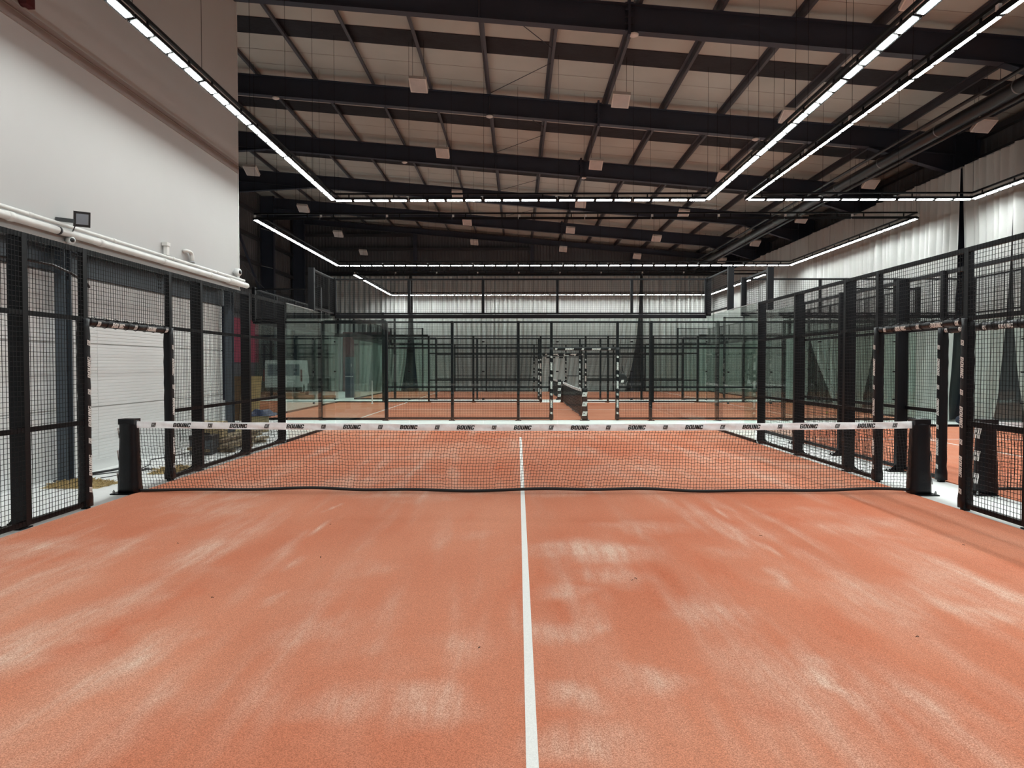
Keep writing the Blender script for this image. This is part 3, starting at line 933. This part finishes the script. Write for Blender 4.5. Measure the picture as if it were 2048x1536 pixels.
fence0 = make_fence()
used = {}
def get(key, fn):
    if key not in used:
        used[key] = fn(); return used[key]
    return copy_tree(used[key])
used['fence'] = None
fence_first = [True]
def fence(loc, rz, label):
    o = fence0 if fence_first[0] else copy_tree(fence0)
    fence_first[0] = False
    return place(o, loc, rz, label, 'fence')

def court(key, cx, cy, rz, W, framed, detail, clean, L):
    """L: dict of labels. local y is the long axis"""
    c, s = math.cos(rz), math.sin(rz)
    P = lambda x, y, z=0: (cx + c * x - s * y, cy + s * x + c * y, z)
    h = W / 2
    # carpet with its white lines
    o = link('court_carpet', get_carpet(W, clean), None, P(0, 0), rz)
    tag(o, L['carpet'], 'carpet')
    for (x0, y0, x1, y1) in L['lines']:
        MB().box(x0, y0, .013, x1, y1, .0165).build('court_line', 'line_white', o)
    fence(P(-h - .03, 0), rz + R(90), L['fence_a'])
    fence(P(h + .03, 0), rz - R(90), L['fence_b'])
    place(get(('end', W, framed), lambda: make_end(W, framed)), P(0, 10.02), rz, L['end_a'], 'glass wall')
    place(copy_tree(used[('end', W, framed)]), P(0, -10.02), rz + R(180), L['end_b'], 'glass wall')
    place(get(('net', W, detail), lambda: make_net(W, detail)), P(0, 0, .014), rz, L['net'], 'net')
    place(get('npost', make_net_post), P(-h - .1, 0), rz + R(90), L['post_a'], 'net post')
    place(get('npost', make_net_post), P(h + .1, 0), rz - R(90), L['post_b'], 'net post')
    for k in range(10):
        y = -9 + 2 * k
        place_lum(P(-h, y, LED_Z), rz - R(90), L['light'] % L['edges'][0], L['lgroup'])
        place_lum(P(h, y, LED_Z), rz + R(90), L['light'] % L['edges'][1], L['lgroup'])
    for k in range(int(W / 2)):
        x = -h + 1 + 2 * k
        place_lum(P(x, 10, LED_Z), rz + R(180), L['light'] % L['edges'][2], L['lgroup'])
        place_lum(P(x, -10, LED_Z), rz, L['light'] % L['edges'][3], L['lgroup'])

SV = 6.95
center = (-.026, -SV - .15, .026, SV + .15)
def full_lines(W, sv=SV): return [(-.025, -sv - .2, .025, sv + .2), (-W / 2, sv - .025, W / 2, sv + .025), (-W / 2, -sv - .025, W / 2, -sv + .025)]
court('main', 0, 0, 0, 10, False, True, False, dict(
    carpet='clay-red court carpet streaked with pale sand, one white centre line', lines=[center],
    fence_a='black mesh fence with padded doorway facing the white annex wall',
    fence_b='black mesh fence with padded doorway along the concrete aisle beside the sandy court',
    end_a='frameless glass end wall with mesh crown closing the sandy court towards the crosswise courts',
    end_b='frameless glass end wall of the sandy court away from the crosswise courts',
    net='wide black net with printed white band across the sandy court',
    post_a='padded black net post of the wide net, beside the annex wall doorway',
    post_b='padded black net post of the wide net, beside the concrete aisle',
    light='lit LED line light above the sandy court, on the %s', edges=('edge along the annex wall', 'edge along the aisle', 'end towards the crosswise courts', 'outer end'), lgroup='line lights over the sandy court'))
court('single', 9.05, 0, 0, 6, False, True, True, dict(
    carpet='narrow clean orange court carpet next to the curtained side wall', lines=full_lines(6, 6.75),
    fence_a='black mesh fence of the narrow court, standing along the concrete aisle',
    fence_b='black mesh fence of the narrow court, right in front of the side curtains',
    end_a='frameless glass end wall of the narrow court towards the crosswise courts',
    end_b='frameless glass end wall of the narrow court away from the crosswise courts',
    net='short black net with white band across the narrow court',
    post_a='padded net post with three white logos beside the aisle, holding the short net',
    post_b='padded net post of the short net next to the side curtains',
    light='lit LED line light above the narrow court, on the %s', edges=('edge along the aisle', 'edge along the side curtains', 'end towards the crosswise courts', 'outer end'), lgroup='line lights over the narrow court'))
court('cross', 1.95, 17.45, R(90), 10, True, False, True, dict(
    carpet='orange court carpet of the first crosswise court behind the glass', lines=full_lines(10),
    fence_a='black mesh fence between the first and second crosswise courts, on the first court',
    fence_b='black mesh fence with printed padded doorway, a racket hanging from it',
    end_a='framed glass end of the first crosswise court near the pallets and red roll',
    end_b='framed glass end of the first crosswise court next to the side curtains',
    net='net seen end-on inside the first crosswise court',
    post_a='far padded net post of the first crosswise court, beside its rear doorway',
    post_b='printed net post in the doorway of the first crosswise court',
    light='LED line light above the first crosswise court, on the %s', edges=('edge towards the last court', 'edge towards the sandy court', 'end near the van', 'end at the side curtains'), lgroup='line lights over the first crosswise court'))
court('last', 1.95, 30.55, R(90), 10, True, False, True, dict(
    carpet='orange court carpet of the last crosswise court before the far curtain', lines=full_lines(10),
    fence_a='black mesh fence of the last crosswise court directly before the far curtain',
    fence_b='black mesh fence on the front of the last crosswise court',
    end_a='framed glass end of the last crosswise court near the dark blue cabinet',
    end_b='framed glass end of the last crosswise court next to the side curtains',
    net='net seen end-on inside the last crosswise court',
    post_a='padded net post of the last crosswise court nearest the far curtain',
    post_b='padded net post in the front doorway of the last crosswise court',
    light='LED line light above the last crosswise court, on the %s', edges=('edge along the far curtain', 'edge towards the first crosswise court', 'end near the van', 'end at the side curtains'), lgroup='line lights over the last crosswise court'))

# ------------------------------------------------------------------ curtains
CH = 7.35
def curtain(along, pos, a, b, label, fa=None, fb=None, pitch=.31, amp=.2, seed=1, group=None, nside=-1):
    """sheet between a and b; fa/fb(t) shift the two edges, t=0 top, 1 floor"""
    g = random.Random(seed)
    L = abs(b - a)
    nu = int(L / .018); nz = 28
    ph = [g.uniform(0, 6.28) for _ in range(6)]
    m = MB()
    fa = fa or (lambda t: 0); fb = fb or (lambda t: 0)
    def fn(u, v):
        t = 1 - v
        e0, e1 = a + fa(t), b + fb(t)
        w = e0 + (e1 - e0) * u
        s0 = a + (b - a) * u
        phase = 2 * math.pi * s0 / pitch + 1.6 * math.sin(s0 * .9 + ph[0]) + 1.1 * math.sin(s0 * 2.3 + ph[1])
        am = amp * (.7 + .3 * math.sin(s0 * .53 + ph[2])) * (.85 + .35 * t)
        d = -am * abs(math.sin(phase / 2)) ** .9 * (1 + .35 * math.sin(phase / 2.7 + ph[5])) + .03 * t * math.sin(s0 * 1.3 + ph[3] + 2 * t)
        d += .05 * max(0, t - .8) / .2 * math.sin(s0 * 3.1 + 18 * t + ph[4])
        z = .02 + v * (CH - .02)
        return (w, pos + d, z) if along == 'x' else (pos + d, w, z)
    m.grid(fn, nu, nz)
    o = empty('curtain', ((a + b) / 2, pos, 0) if along == 'x' else (pos, (a + b) / 2, 0), 0, label, 'curtain', group)
    off = Vector(o.location)
    m.v = [(p[0] - off.x, p[1] - off.y, p[2]) for p in m.v]
    m.build('drape', 'curtain', o, smooth=True)
    q = MB(); n = max(2, int(L / .5))
    lo, hi = min(a, b), max(a, b)
    if along == 'x': q.box(lo - off.x, -.02, CH, hi - off.x, .02, CH + .04)
    else: q.box(-.02, lo - off.y, CH, .02, hi - off.y, CH + .04)
    q.build('curtain_rail', 'galvanised', o)
    return o
YC = 36.42
curtain('x', YC, -12.2, -7.02, 'pleated white far curtain behind the dark red panel and blue cabinet', fb=lambda t: -.1 * t - .45 * t ** 4, seed=2)
curtain('x', YC, -6.85, 7.72, 'wide pleated white far curtain between the two dark gaps', fa=lambda t: .12 * t + .3 * t ** 3, fb=lambda t: -.2 * t - .75 * t ** 3, seed=3)
curtain('x', YC, 7.9, 12.6, 'pleated white far curtain in the corner by the side curtains', fa=lambda t: .12 * t ** 2, seed=4)
XC = 12.74
gaps = [-9.5, -1.5, 9.25, 11.5, 16.2, 21.9, 28.4, 36.2]
names = ['pleated white side curtain along the outer half of the narrow court', 'tall white side curtain bunched at its foot beside the net post with logos',
         'narrow white side curtain drape pulled aside at the dark doorway', 'pleated white side curtain hanging past the glass end of the narrow court',
         'pleated white side curtain beside the right end of the first crosswise court', 'pleated white side curtain beside the aisle between the crosswise courts',
         'pleated white side curtain beside the right end of the last crosswise court']
for i in range(len(gaps) - 1):
    a, b = gaps[i] + .06, gaps[i + 1] - .06
    k = i
    fa = (lambda t: .25 * t + .5 * t ** 3) if i == 2 else (lambda t: .15 * t + .2 * t ** 3) if i == 3 else (lambda t: .1 * t + .35 * t ** 2)
    fb = (lambda t: -.25 * t ** 2 - .5 * t ** 4) if i in (1, 4) else (lambda t: -.5 * t) if i == 2 else (lambda t: -.15 * t)
    if i == 4:                              # gathered low down, leaving two dark wedges beside it
        q = lambda t: max(0, (t - .58) / .42) ** 1.3
        fa = lambda t: .1 * t + .95 * q(t)
        fb = lambda t: -.1 * t - 2.7 * q(t)
    curtain('y', XC, a, b, names[i], fa, fb, seed=20 + i, pitch=.3, amp=.2)

# ------------------------------------------------------------------ roof services
dz = 7.71
du = empty('ventilation_duct', (10.8, 0, dz), 0, 'dark round duct running lengthwise under the roof above the side curtains', 'duct')
MB().tube([(0, -12, 0), (0, 36, 0)], .16, 20).build('duct_tube', 'duct_dark', du, smooth=True)
for y in [-8 + 2.9 * k for k in range(15)]:
    MB().tube([(0, y - .015, 0), (0, y + .015, 0)], .168, 20).build('collar', 'duct_ring', du, smooth=True)
    if int(y * 10) % 2 == 0: MB().tube([(0, y + .6, 0), (0, y + .63, 0)], .168, 20).build('collar', 'duct_ring', du, smooth=True)
for y in FRAMES[1:-1]:
    MB().tube([(0, y + .3, .15), (0, y + .3, rt(10.8) + .2 - dz)], .008, 5).build('hanger_rod', 'purlin_steel', du)
for (dx, dzz, r, lab) in ((-.3, .16, .045, 'thin dark pipe running above the round duct'), (.34, -.08, .05, 'thin dark pipe running beside the round duct')):
    o = empty('service_pipe', (10.8 + dx, 0, dz + dzz), 0, lab, 'pipe')
    MB().tube([(0, -12, 0), (0, 36, 0)], r, 10).build('pipe_tube', 'duct_dark', o, smooth=True)
    for y in FRAMES[1:-1]:
        MB().tube([(0, y + .3, 0), (0, y + .3, rt(10.8 + dx) + .2 - dz - dzz)], .006, 5).build('hanger_rod', 'purlin_steel', o)

def make_lamp():
    r = empty('hanging_lamp')
    T = Matrix.Rotation(R(-27), 4, 'X') @ Matrix.Rotation(R(6), 4, 'Y')
    m = MB().box(-.23, -.23, .0, .23, .23, .1).xform(T); m.build('housing', 'lamp_white', r)
    m = MB().box(-.2, -.2, -.006, .2, .2, .0).xform(T); m.build('diffuser', 'lamp_diffuser', r)
    w = MB().tube([(0, 0, 0), (0, 0, 1)], .005, 5).mesh('suspension_wire', 'wire_black')
    for s in (-.15, .15): link('suspension_wire', w, r, (s, 0, .09))
    return r
lamp0 = make_lamp(); lu = [0]
for (x, z, row) in ((-9.4, 8.45, 'by the dark wall beyond the annex'), (-2.7, 9.05, 'over the annex-side half of the sandy court'), (2.65, 8.63, 'over the aisle-side half of the sandy court'), (7.1, 8.2, 'over the narrow court'), (12.2, 7.95, 'between round duct and side wall')):
    for k in range(-2, 5):
        y = 9.8 + 6 * k
        if x == -9.4 and y < 9: continue
        o = lamp0 if not lu[0] else copy_tree(lamp0); lu[0] = 1
        place(o, (x, y, z), 0, 'unlit white square hanging lamp in the row ' + row, 'lamp', 'square lamps under the roof')
        for ch in o.children:
            if ch.name.startswith('suspension_wire'): ch.scale = (1, 1, rt(x) + .2 - z - .09)
det = MB().lathe([(.05, 0), (.11, -.02), (.11, -.05), (.06, -.075)], 16).mesh('smoke_detector', 'lamp_white', True)
for (x, f) in ((2.5, 6.8), (-4.5, 18.8), (2.5, 18.8), (-7.5, 12.8), (-.93, 12.8), (7.2, 12.8)):
    tag(link('smoke_detector', det, None, (x, f, rt(x) - .6)), 'small white round detector under a dark rafter', 'detector', 'detectors under the rafters')

# ------------------------------------------------------------------ things lying around
def px_floor(px, py):
    d = CAM[2] * F_PX / (py - VPY)
    return ((px - VPX) * d / F_PX + CAM[0], d + CAM[1])
# straw heaps
def straw(loc, rx, ry, hgt, n, seed, lab):
    g = random.Random(seed); m = MB()
    m.grid(lambda u, v: ((u * 2 - 1) * rx, (v * 2 - 1) * ry, .002 + max(0, 1 - ((u * 2 - 1) ** 2 + (v * 2 - 1) ** 2)) * hgt * (.75 + .25 * math.sin(u * 31) * math.cos(v * 27))), 14, 14)
    for _ in range(n):
        a = g.uniform(0, 6.28); q = math.sqrt(g.random()) * 1.12
        x, y = q * rx * math.cos(a), q * ry * math.sin(a)
        z = .008 + max(0, 1 - q * q) * hgt
        b = g.uniform(0, 6.28); l = g.uniform(.03, .1)
        m.bar((x, y, z), (x + l * math.cos(b), y + l * math.sin(b), z + g.uniform(-.002, .03)), .005, None, False)
    o = m.build('straw_heap', 'straw', None, loc); o['kind'] = 'stuff'
    tag(o, lab, 'straw')
straw((-6.12, .62, 0), .4, .3, .06, 500, 1, 'loose heap of yellow straw at the foot of the blue-grey column')
straw((-5.55, 2.0, 0), .2, .4, .05, 250, 2, 'small yellow straw heap outside the fence past the padded doorway')
def cable(name, pts, r, lab, mat='plastic_black', cat='cable'):
    o = MB().tube([(x, y, r) if len(p) == 2 else p for p in pts for (x, y) in [p[:2]]], r, 6).build(name, mat, None, smooth=True)
    tag(o, lab, cat)
cable('hose', [(-6.55, 1.55), (-6.45, 1.9), (-6.4, 2.2), (-6.42, 2.6)], .018, 'thick black hose end on the concrete by the annex panels')
cable('cable', [(-6.6, 1.3), (-6.3, 1.75), (-6.1, 2.1), (-6.2, 2.6), (-6.5, 3.2), (-6.3, 4.2)], .008, 'thin dark cable snaking over the concrete by the annex panels')
cable('cable', [(-6.2, 1.2), (-6.05, 1.6), (-6.0, 1.95), (-6.12, 2.1), (-6.3, 1.9)], .006, 'thin looped cable on the concrete before the doorway')
o = MB().grid(lambda u, v: (-.14 + .28 * u, -.05 + .1 * v, .005 + .03 * math.sin(u * 3.1) * math.sin(v * 3.1) + .008 * math.sin(u * 17)), 12, 5).build('plastic_scrap', 'plastic_black', None, (-5.95, 2.05, 0), R(25), True)
tag(o, 'crumpled black plastic scrap on the concrete beside the net post', 'scrap')

# timber along the fence
g = random.Random(21)
for k in range(11):
    lay = k // 4
    L = g.uniform(1.5, 2.6)
    x = -6.15 + .17 * (k % 4) + g.uniform(-.02, .02)
    y = 5.2 + g.uniform(-.35, .35)
    m = MB().box(-.07, -L / 2, 0, .07, L / 2, .045)
    o = m.build('timber_plank', 'plank_wood' if k % 3 else 'plank_pale', None, (x, y, .06 + lay * .062), g.uniform(-.05, .05))
    tag(o, 'rough brown plank in the timber stack outside the mesh fence', 'plank', 'planks stacked outside the fence')
for y in (4.4, 5.3, 6.1):
    tag(MB().box(-.4, -.04, 0, .4, .04, .06).build('timber_bearer', 'plank_wood', None, (-5.9, y, 0)), 'short timber bearer on the concrete under the plank stack', 'plank', 'bearers under the planks')
tag(MB().box(-.2, -.25, 0, .2, .25, .3).box(-.22, -.25, .28, -.1, .25, .31).build('cardboard_box', 'cardboard', None, (-6.05, 4.75, .25), .15), 'open cardboard box standing on the plank stack', 'box')
o = empty('equipment_case', (-5.95, 4.1, 0), .1, 'dark green-black tool case on the concrete by the planks', 'case')
MB().box(-.2, -.2, .02, .2, .2, .3).build('body', 'cabinet_grey', o)
MB().box(-.21, -.21, .28, .21, .21, .36).build('lid', 'plastic_black', o)
MB().bar((-.1, 0, .38), (.1, 0, .38), .03).build('handle', 'plastic_black', o)
m = MB(); m.box(-.2, -.2, 0, .2, .2, .4); m.box(-.21, -.06, .4, .21, .06, .404)
tag(m.build('cardboard_box', 'cardboard', None, (-6.55, 8.6, 0), .2), 'tall cardboard box standing on the concrete under the blue tarp', 'box')
tag(MB().box(-.25, -.2, 0, .25, .2, .22).box(-.25, -.03, .22, .25, .03, .223).build('cardboard_box', 'cardboard', None, (-7.0, 8.05, 0), -.3), 'low cardboard box on the concrete past the annex corner', 'box')
def rumple(u, v): return .16 * math.sin(math.pi * u) ** .7 * math.sin(math.pi * v) ** .7 + .03 * math.sin(u * 13 + 2 * v) * math.sin(v * 9)
tag(MB().grid(lambda u, v: (-.35 + .7 * u, -.28 + .56 * v, max(.0, rumple(u, v))), 18, 14).build('tarp', 'tarp_blue', None, (-6.5, 8.62, .405), .2, True), 'crumpled blue tarpaulin on top of the tall cardboard box', 'tarp')
# boards leaning on the glass corner of the crosswise court
def board(x, w, hgt, mat, lab, rz=0, y=12.0):
    m = MB().box(-w / 2, -.012, 0, w / 2, .012, hgt).xform(Matrix.Rotation(R(-11), 4, 'X'))
    tag(m.build('plywood_board', mat, None, (x, y, .003), rz), lab, 'board')
board(-8.6, .34, 1.35, 'ply_dark', 'dark brown plywood board leaning upright by the glass corner', .1, 12.1)
board(-8.32, .2, 1.36, 'plank_wood', 'narrow brown board leaning between the dark and tan boards', 0, 12.05)
board(-8.0, .36, 1.36, 'ply_tan', 'tan plywood board leaning upright against the crosswise glass', -.05, 12.0)
# carpet roll
m = MB().tube([(-.85, 0, .21), (.75, 0, .21)], .21, 20)
cr = empty('carpet_roll', (-9.05, 15.6, 0), .12, 'rolled offcut of clay-red carpet lying outside the crosswise court', 'carpet roll')
m.build('roll', 'clay_carpet', cr, smooth=True)
MB().tube([(.752 + .001 * k, .16 * (k / 24) * math.cos(k * .8), .21 + .16 * (k / 24) * math.sin(k * .8)) for k in range(1, 25)], .008, 5).build('spiral_edge', 'cardboard', cr)
# van beyond the fences
van = empty('van', (-12.4, 28.9, 0), R(12), 'white van parked with its rear doors towards the courts', 'van')
prof = [(-2.2, .3), (-2.25, .75), (-2.2, 1.75), (-2.05, 1.93), (1.1, 1.93), (1.75, 1.25), (2.25, 1.05), (2.3, .45), (2.2, .3)]
m = MB().prism(prof, 'x', -.9, .9)
m.build('body', 'van_white', van)
for s in (-1, 1):
    MB().box(s * .9 - .07, -2.27, .85, s * .9 + .012 * s, -2.2, 1.45).build('tail_light', 'tail_red', van)
    MB().box(min(s * .08, s * .78), -2.255, 1.15, max(s * .08, s * .78), -2.22, 1.72).build('rear_window', 'glass_dark', van)
    for y in (-1.35, 1.4):
        w = MB().lathe([(.18, -.1), (.32, -.1), (.34, -.06), (.34, .06), (.32, .1), (.18, .1)], 20, 'x', (s * .84, y, .34)).build('wheel', 'rubber', van, smooth=True)
        MB().lathe([(.17, -.02), (.17, .02)], 14, 'x', (s * .95, y, .34)).build('hub_cap', 'galvanised', w)
MB().box(-.92, -2.34, .32, .92, -2.2, .55).build('bumper', 'plastic_black', van)
MB().box(-.006, -2.262, .58, .006, -2.2, 1.85).build('door_seam', 'plastic_black', van)
MB().box(-.25, -2.262, .68, .25, -2.25, .8).build('number_plate', 'plastic_white', van)
# cabinet and bucket by the last court
cb = empty('tool_cabinet', (-8.75, 27.6, 0), 0, 'tall dark blue cabinet outside the glass of the last crosswise court', 'cabinet')
MB().box(-.22, -.25, 0, .22, .25, 1.25).build('lower_body', 'cabinet_navy', cb)
MB().box(-.22, -.25, 1.25, .22, .25, 2.1).build('upper_body', 'cabinet_grey', cb)
MB().box(-.18, -.262, 1.3, .18, -.25, 2.05).build('door', 'cabinet_grey', cb)
MB().box(.1, -.28, 1.6, .13, -.26, 1.75).build('handle', 'galvanised', cb)
for k in range(5): MB().box(-.2 + .085 * k, -.256, 1.08, -.15 + .085 * k, -.25, 1.11).build('reflective_mark', 'print_white', cb)
bu = empty('bucket', (-8.35, 27.5, 0), 0, 'small white plastic bucket on the concrete beside the blue cabinet', 'bucket')
MB().lathe([(.11, .0), (.15, .33), (.16, .33), (.16, .36), (.13, .36), (.1, .02)], 18).build('pail', 'plastic_white', bu, smooth=True)
MB().tube([(.15 * math.cos(a), 0, .33 + .12 * math.sin(a)) for a in [math.pi * k / 10 for k in range(11)]], .006, 6).build('bail', 'galvanised', bu)
# dark red inverted-L panel in front of the far curtain
rp = empty('red_backdrop', (-10.7, 36.0, 0), 0, 'dark red upright panel with side arm before the far curtain', 'backdrop')
MB().box(-.5, -.03, 0, .5, .03, 3.78).build('upright_panel', 'banner_red', rp)
MB().box(.5, -.03, 3.32, 2.5, .03, 3.78).build('side_arm', 'banner_red', rp)
MB().box(2.44, -.03, 0, 2.5, .03, 3.32).build('side_post', 'banner_red', rp)
for k, (x, y, w, h) in enumerate(((-11.2, 26.0, .9, .3), (-10.4, 25.6, .7, .22), (-9.6, 26.2, .8, .18))):
    m = MB()
    for j in range(3):
        m.box(-w / 2, -.4, j * h / 3, w / 2, .4, j * h / 3 + h / 3 - .02)
    tag(m.build('timber_pile', 'plank_wood', None, (x, y, 0), .2 * k), ['high pile of brown boards in the corner by the van', 'middle pile of brown boards between van and cabinet', 'low pile of brown boards next to the blue cabinet'][k], 'boards')
# white marker pole on the first crosswise court
tag(MB().lathe([(.05, 0), (.05, .02), (.028, .03), (.012, .95), (.0105, 1.0)], 10).build('marker_pole', 'plastic_white', None, (-6.35, 21.4, .014)), 'slim white marker pole standing on the first crosswise court', 'pole')
# balls
bm = MB().lathe([(.0335 * math.cos(t), .0335 * math.sin(t)) for t in [R(-88 + 176 * k / 12) for k in range(13)]], 16).mesh('padel_ball', 'ball_yellow', True)
for (x, y) in ((10.55, 15.3), (11.0, 15.35)):
    tag(link('padel_ball', bm, None, (x, y, .0475)), 'yellow ball on the orange carpet beside the framed glass', 'ball', 'balls on the first crosswise court')
# racket hanging on the mesh
rk = empty('padel_racket', (3.1, 12.36, 1.12), 0, 'black racket hanging handle-up on the mesh beside the doorway', 'racket')
ring = [(.115 * math.sin(a), 0, .12 - .13 * math.cos(a)) for a in [2 * math.pi * k / 24 for k in range(25)]]
MB().tube(ring, .019, 8).build('rim', 'plastic_black', rk, smooth=True)
MB().prism([(p[0] * .97, .12 + (p[2] - .12) * .97) for p in ring[:-1]], 'y', -.012, .012).build('face', 'plastic_black', rk)
for s in (-1, 1): MB().tube([(s * .07, 0, .225), (s * .03, 0, .3), (0, 0, .36)], .012, 6).build('throat', 'plastic_black', rk)
rk.scale = (1.1, 1, 1.1)
MB().tube([(0, 0, .34), (0, 0, .48)], .019, 8).build('handle', 'plastic_black', rk, smooth=True)
q = MB(); print_mesh(q, 'logo', .07, lambda u, v: (u, -.014, .06 + v)); q.build('lettering', 'print_white', rk)
# bag beside the curtain
tag(MB().grid(lambda u, v: ((.26 * math.cos(6.2832 * u)) * math.sin(math.pi * (.06 + .94 * v)) ** .6, (.17 * math.sin(6.2832 * u)) * math.sin(math.pi * (.06 + .94 * v)) ** .6, .015 + .27 * (1 - v) + .02 * math.sin(u * 25) * math.sin(v * 3.1)), 24, 10).build('bag', 'cloth_navy', None, (12.3, 10.6, 0), .4, True), 'slumped dark navy bag on the concrete at the side curtain', 'bag')
# bits on the carpet
g = random.Random(4)
for (px, py) in ((1265, 1168), (657, 1055), (1842, 1282), (348, 1093), (637, 1123), (1275, 1165), (956, 1308), (415, 1205), (1520, 1075), (1930, 1095)):
    x, y = px_floor(px, py); l = g.uniform(.008, .018); a = g.uniform(0, 6.28)
    tag(MB().tube([(0, 0, .004), (l * math.cos(a), l * math.sin(a), .007), (2 * l * math.cos(a + .4), 2 * l * math.sin(a + .4), .004)], .0024, 5).build('twig', 'twig', None, (x, y, .0145)),
        'tiny dark twig lying on the sandy clay-red carpet', 'twig', 'twigs on the sandy court')
